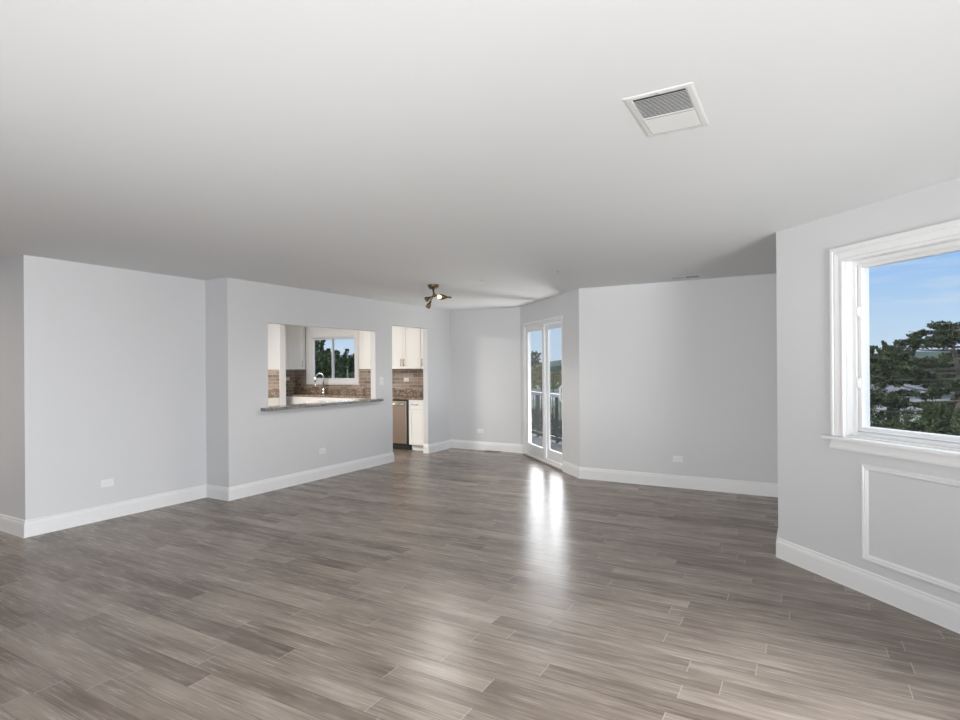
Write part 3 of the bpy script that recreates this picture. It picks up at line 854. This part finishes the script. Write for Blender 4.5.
def make_tree(style, m, bark, seed):
    rs = random.Random(seed)
    t = bpy.data.objects.new('tree', None); COL.objects.link(t)
    Ht = 12.0
    clumps = []; mb = MB()
    trunk = [(0, 0, -.1)]; 
    for k in range(1, 9): trunk.append((rs.uniform(-.12, .12) * k * .4, rs.uniform(-.12, .12) * k * .4, Ht * .95 * k / 8))
    mb.tube(trunk, [.24 * (1 - .9 * k / 8) + .02 for k in range(9)], 8)
    def at(z):
        f = min(7.99, max(0, z / (Ht * .95) * 8)); i = int(f); f -= i
        return Vector(trunk[i]).lerp(Vector(trunk[i + 1]), f)
    nb = 46 if style == 'bushy' else (64 if style == 'layered' else 40)
    for k in range(nb):
        z = Ht * (.10 + .88 * (k + rs.random()) / nb)
        u = z / Ht
        if style == 'bushy': Rm = 3.6 * math.sqrt(max(0.02, 1 - ((u - .42) / .60) ** 2))
        elif style == 'layered': Rm = 3.9 * (math.sin(min(1, (1.04 - u) / .42) * math.pi / 2) if u > .35 else .75)
        else: Rm = 2.3 * (1.03 - u) + .2
        a = k * 2.399 + rs.uniform(-.5, .5)
        L = Rm * rs.uniform(.7, 1.08)
        p0 = at(z)
        rise = .32 if style != 'layered' else .12
        p1 = p0 + Vector((math.cos(a) * L, math.sin(a) * L, L * rise * rs.uniform(.3, 1.2)))
        pm = p0.lerp(p1, .5) + Vector((0, 0, -.06 * L))
        mb.tube([p0, pm, p1], [.055, .032, .012], 5, cap=False)
        nsub = max(3, int(L * (2.2 if style != 'layered' else 2.5)))
        for j in range(nsub):
            f = .30 + .72 * (j + rs.random() * .6) / nsub
            q = p0.lerp(p1, f)
            sp_ = .45 if style != 'layered' else .40
            clumps.append((q.x + rs.uniform(-sp_, sp_), q.y + rs.uniform(-sp_, sp_), q.z + rs.uniform(-.2, .3), rs.uniform(.38, .72) if style != 'layered' else rs.uniform(.20, .42)))
    for k in range(4 if style != 'layered' else 2):
        q = at(Ht * .95); clumps.append((q.x + rs.uniform(-.3, .3), q.y + rs.uniform(-.3, .3), Ht * .96 + rs.uniform(-.2, .5), .35))
    if style == 'bushy':
        for k in range(12):
            a = k * 2.4; r_ = .25 + 1.9 * rs.random()
            z_ = Ht * (.42 + .56 * math.sqrt(max(0, 1 - (r_ / 3.6) ** 2)))
            p = Vector((math.cos(a) * r_, math.sin(a) * r_, z_)); q = p + Vector((math.cos(a) * .25, math.sin(a) * .25, rs.uniform(.5, 1.0)))
            mb.tube([p - Vector((0, 0, .6)), q], [.035, .010], 5, cap=False)
            for f in (.45, .75, 1.0): clumps.append((*p.lerp(q, f), .13))
    mb.build('trunk', M[bark], t)
    leaves('foliage', clumps, 120 if style != 'layered' else 110, .115 if style != 'layered' else .105, M[m], t, seed, .7 if style != 'layered' else .42)
    return t

PROTO = {'dark': make_tree('bushy', 'leaf_dark', 'bark', 11), 'mid': make_tree('bushy', 'leaf_mid', 'bark', 23),
         'cedar': make_tree('layered', 'leaf_dark', 'birch', 5), 'yellow': make_tree('bushy', 'leaf_yellow', 'bark', 31),
         'spire': make_tree('spire', 'leaf_mid', 'bark', 42)}
used = set()
def plant(kind, px, depth, ytop, label, group, wide=1.0, rot=None, sink=None):
    src = PROTO[kind]
    if kind not in used:
        used.add(kind); o = src
    else:
        o = src.copy(); COL.objects.link(o)
        for ch in list(src.children):
            c = ch.copy(); COL.objects.link(c); c.parent = o
    p = wpos(px, depth); zt = zpix(px, ytop, depth)
    sc = (zt - GZ) / 12.4
    o.matrix_world = T(p.x, p.y, GZ) @ Matrix.Rotation(rot if rot is not None else px * 1.7, 4, 'Z') @ Matrix.Diagonal((sc * wide, sc * wide, sc, 1))
    o.name = 'tree'
    return tag(o, label, 'tree', group)

g1 = 'trees outside the right window'
plant('cedar', 951, 26, 308, 'tall dark cedar rising above the other trees at right of the right window', g1, 1.3, 1.0)
plant('mid', 868, 41, 349, 'bushy green tree at the left edge of the right window', g1, .85)
plant('dark', 893, 57, 341, 'dark tree with spiky top shoots left of centre in the right window', g1, .8)
plant('cedar', 921, 70, 354, 'layered dark tree in the middle of the right window, left of the tall cedar', g1, .8, 2.0)
plant('mid', 948, 84, 354, 'green bushy tree just left of the cedar trunk in the right window', g1, .9)
plant('dark', 993, 41, 350, 'dark tree behind the cedar at right edge of the right window', g1, .8)
plant('dark', 888, 13, 420, 'low dark tree in the foreground at bottom of the right window', g1, 1.1)
plant('mid', 938, 20.5, 406, 'low green tree in the foreground below the cedar', g1, .9)
g2 = 'trees outside the kitchen window'
plant('mid', 312, 25, 341, 'tallest green tree at the left of the kitchen window', g2, .75)
plant('spire', 327, 41, 347, 'pointed green tree behind the left pane of the kitchen window', g2, 1.2)
plant('dark', 340, 48, 350, 'dark tree behind the centre bar of the kitchen window', g2, 1.1)
plant('mid', 353, 60, 359, 'lower green tree at the right of the kitchen window', g2, 1.1)
plant('dark', 343, 20, 382, 'low dark tree at the bottom of the kitchen window', g2, .65)
g3 = 'trees outside the sliding door'
plant('dark', 535, 275, 351, 'tall dark tree above the yellow trees at the left pane of the sliding door', g3, .8)
plant('yellow', 530, 230, 366, 'yellow green tree at the left edge of the sliding door', g3, 1.2)
plant('yellow', 541, 248, 364, 'yellow green tree in the middle of the left pane of the sliding door', g3, 1.2)
plant('yellow', 553, 232, 371, 'yellow green tree at the left of the right pane of the sliding door', g3, 1.2)
plant('yellow', 563, 252, 370, 'yellow green tree at the right edge of the sliding door', g3, 1.2)
plant('mid', 533, 60, 408, 'low green tree below the balcony railing, left pane of the door', g3, 1.5)
plant('dark', 559, 29, 416, 'low dark tree below the balcony railing, right pane of the door', g3, 1.5)
plant('yellow', 546, 80, 405, 'low yellow green tree below the balcony railing, between both door panes', g3, 1.3)

# utility pole seen through the kitchen window
pp = wpos(347.5, 30); zt = zpix(347.5, 351, 30)
t = thing('utility_pole', 'tall wooden utility pole rising through the trees in the kitchen window', 'pole', T(pp.x, pp.y, GZ))
MB().tube([(0, 0, -.05), (0, 0, zt - GZ)], [.055, .038], 12).build('shaft', M['wood_pole'], t)

# white house behind the trees
hp = wpos(906, 49)
t = thing('house', 'white house with grey roof behind the trees in the right window', 'house', T(hp.x, hp.y, GZ) @ Matrix.Rotation(R(8), 4, 'Z'))
MB().box(-3, 3, -2.5, 2.5, .0, 8.05).build('walls', M['siding'], t)
mb = MB()
q = [mb.bm.verts.new(c) for c in ((-3.3, -2.9, 8.0), (3.3, -2.9, 8.0), (3.3, 2.9, 8.0), (-3.3, 2.9, 8.0), (-3.3, 0, 8.7), (3.3, 0, 8.7))]
for f in ((0, 1, 5, 4), (2, 3, 4, 5), (0, 4, 3), (1, 2, 5), (0, 3, 2, 1)): mb.bm.faces.new([q[i] for i in f])
mb.build('roof', M['roofing'], t)
for x in (-1.6, 1.4):
    MB().box(x - .45, x + .45, -2.54, -2.49, 5.4, 6.7).build('window', M['black'], t)
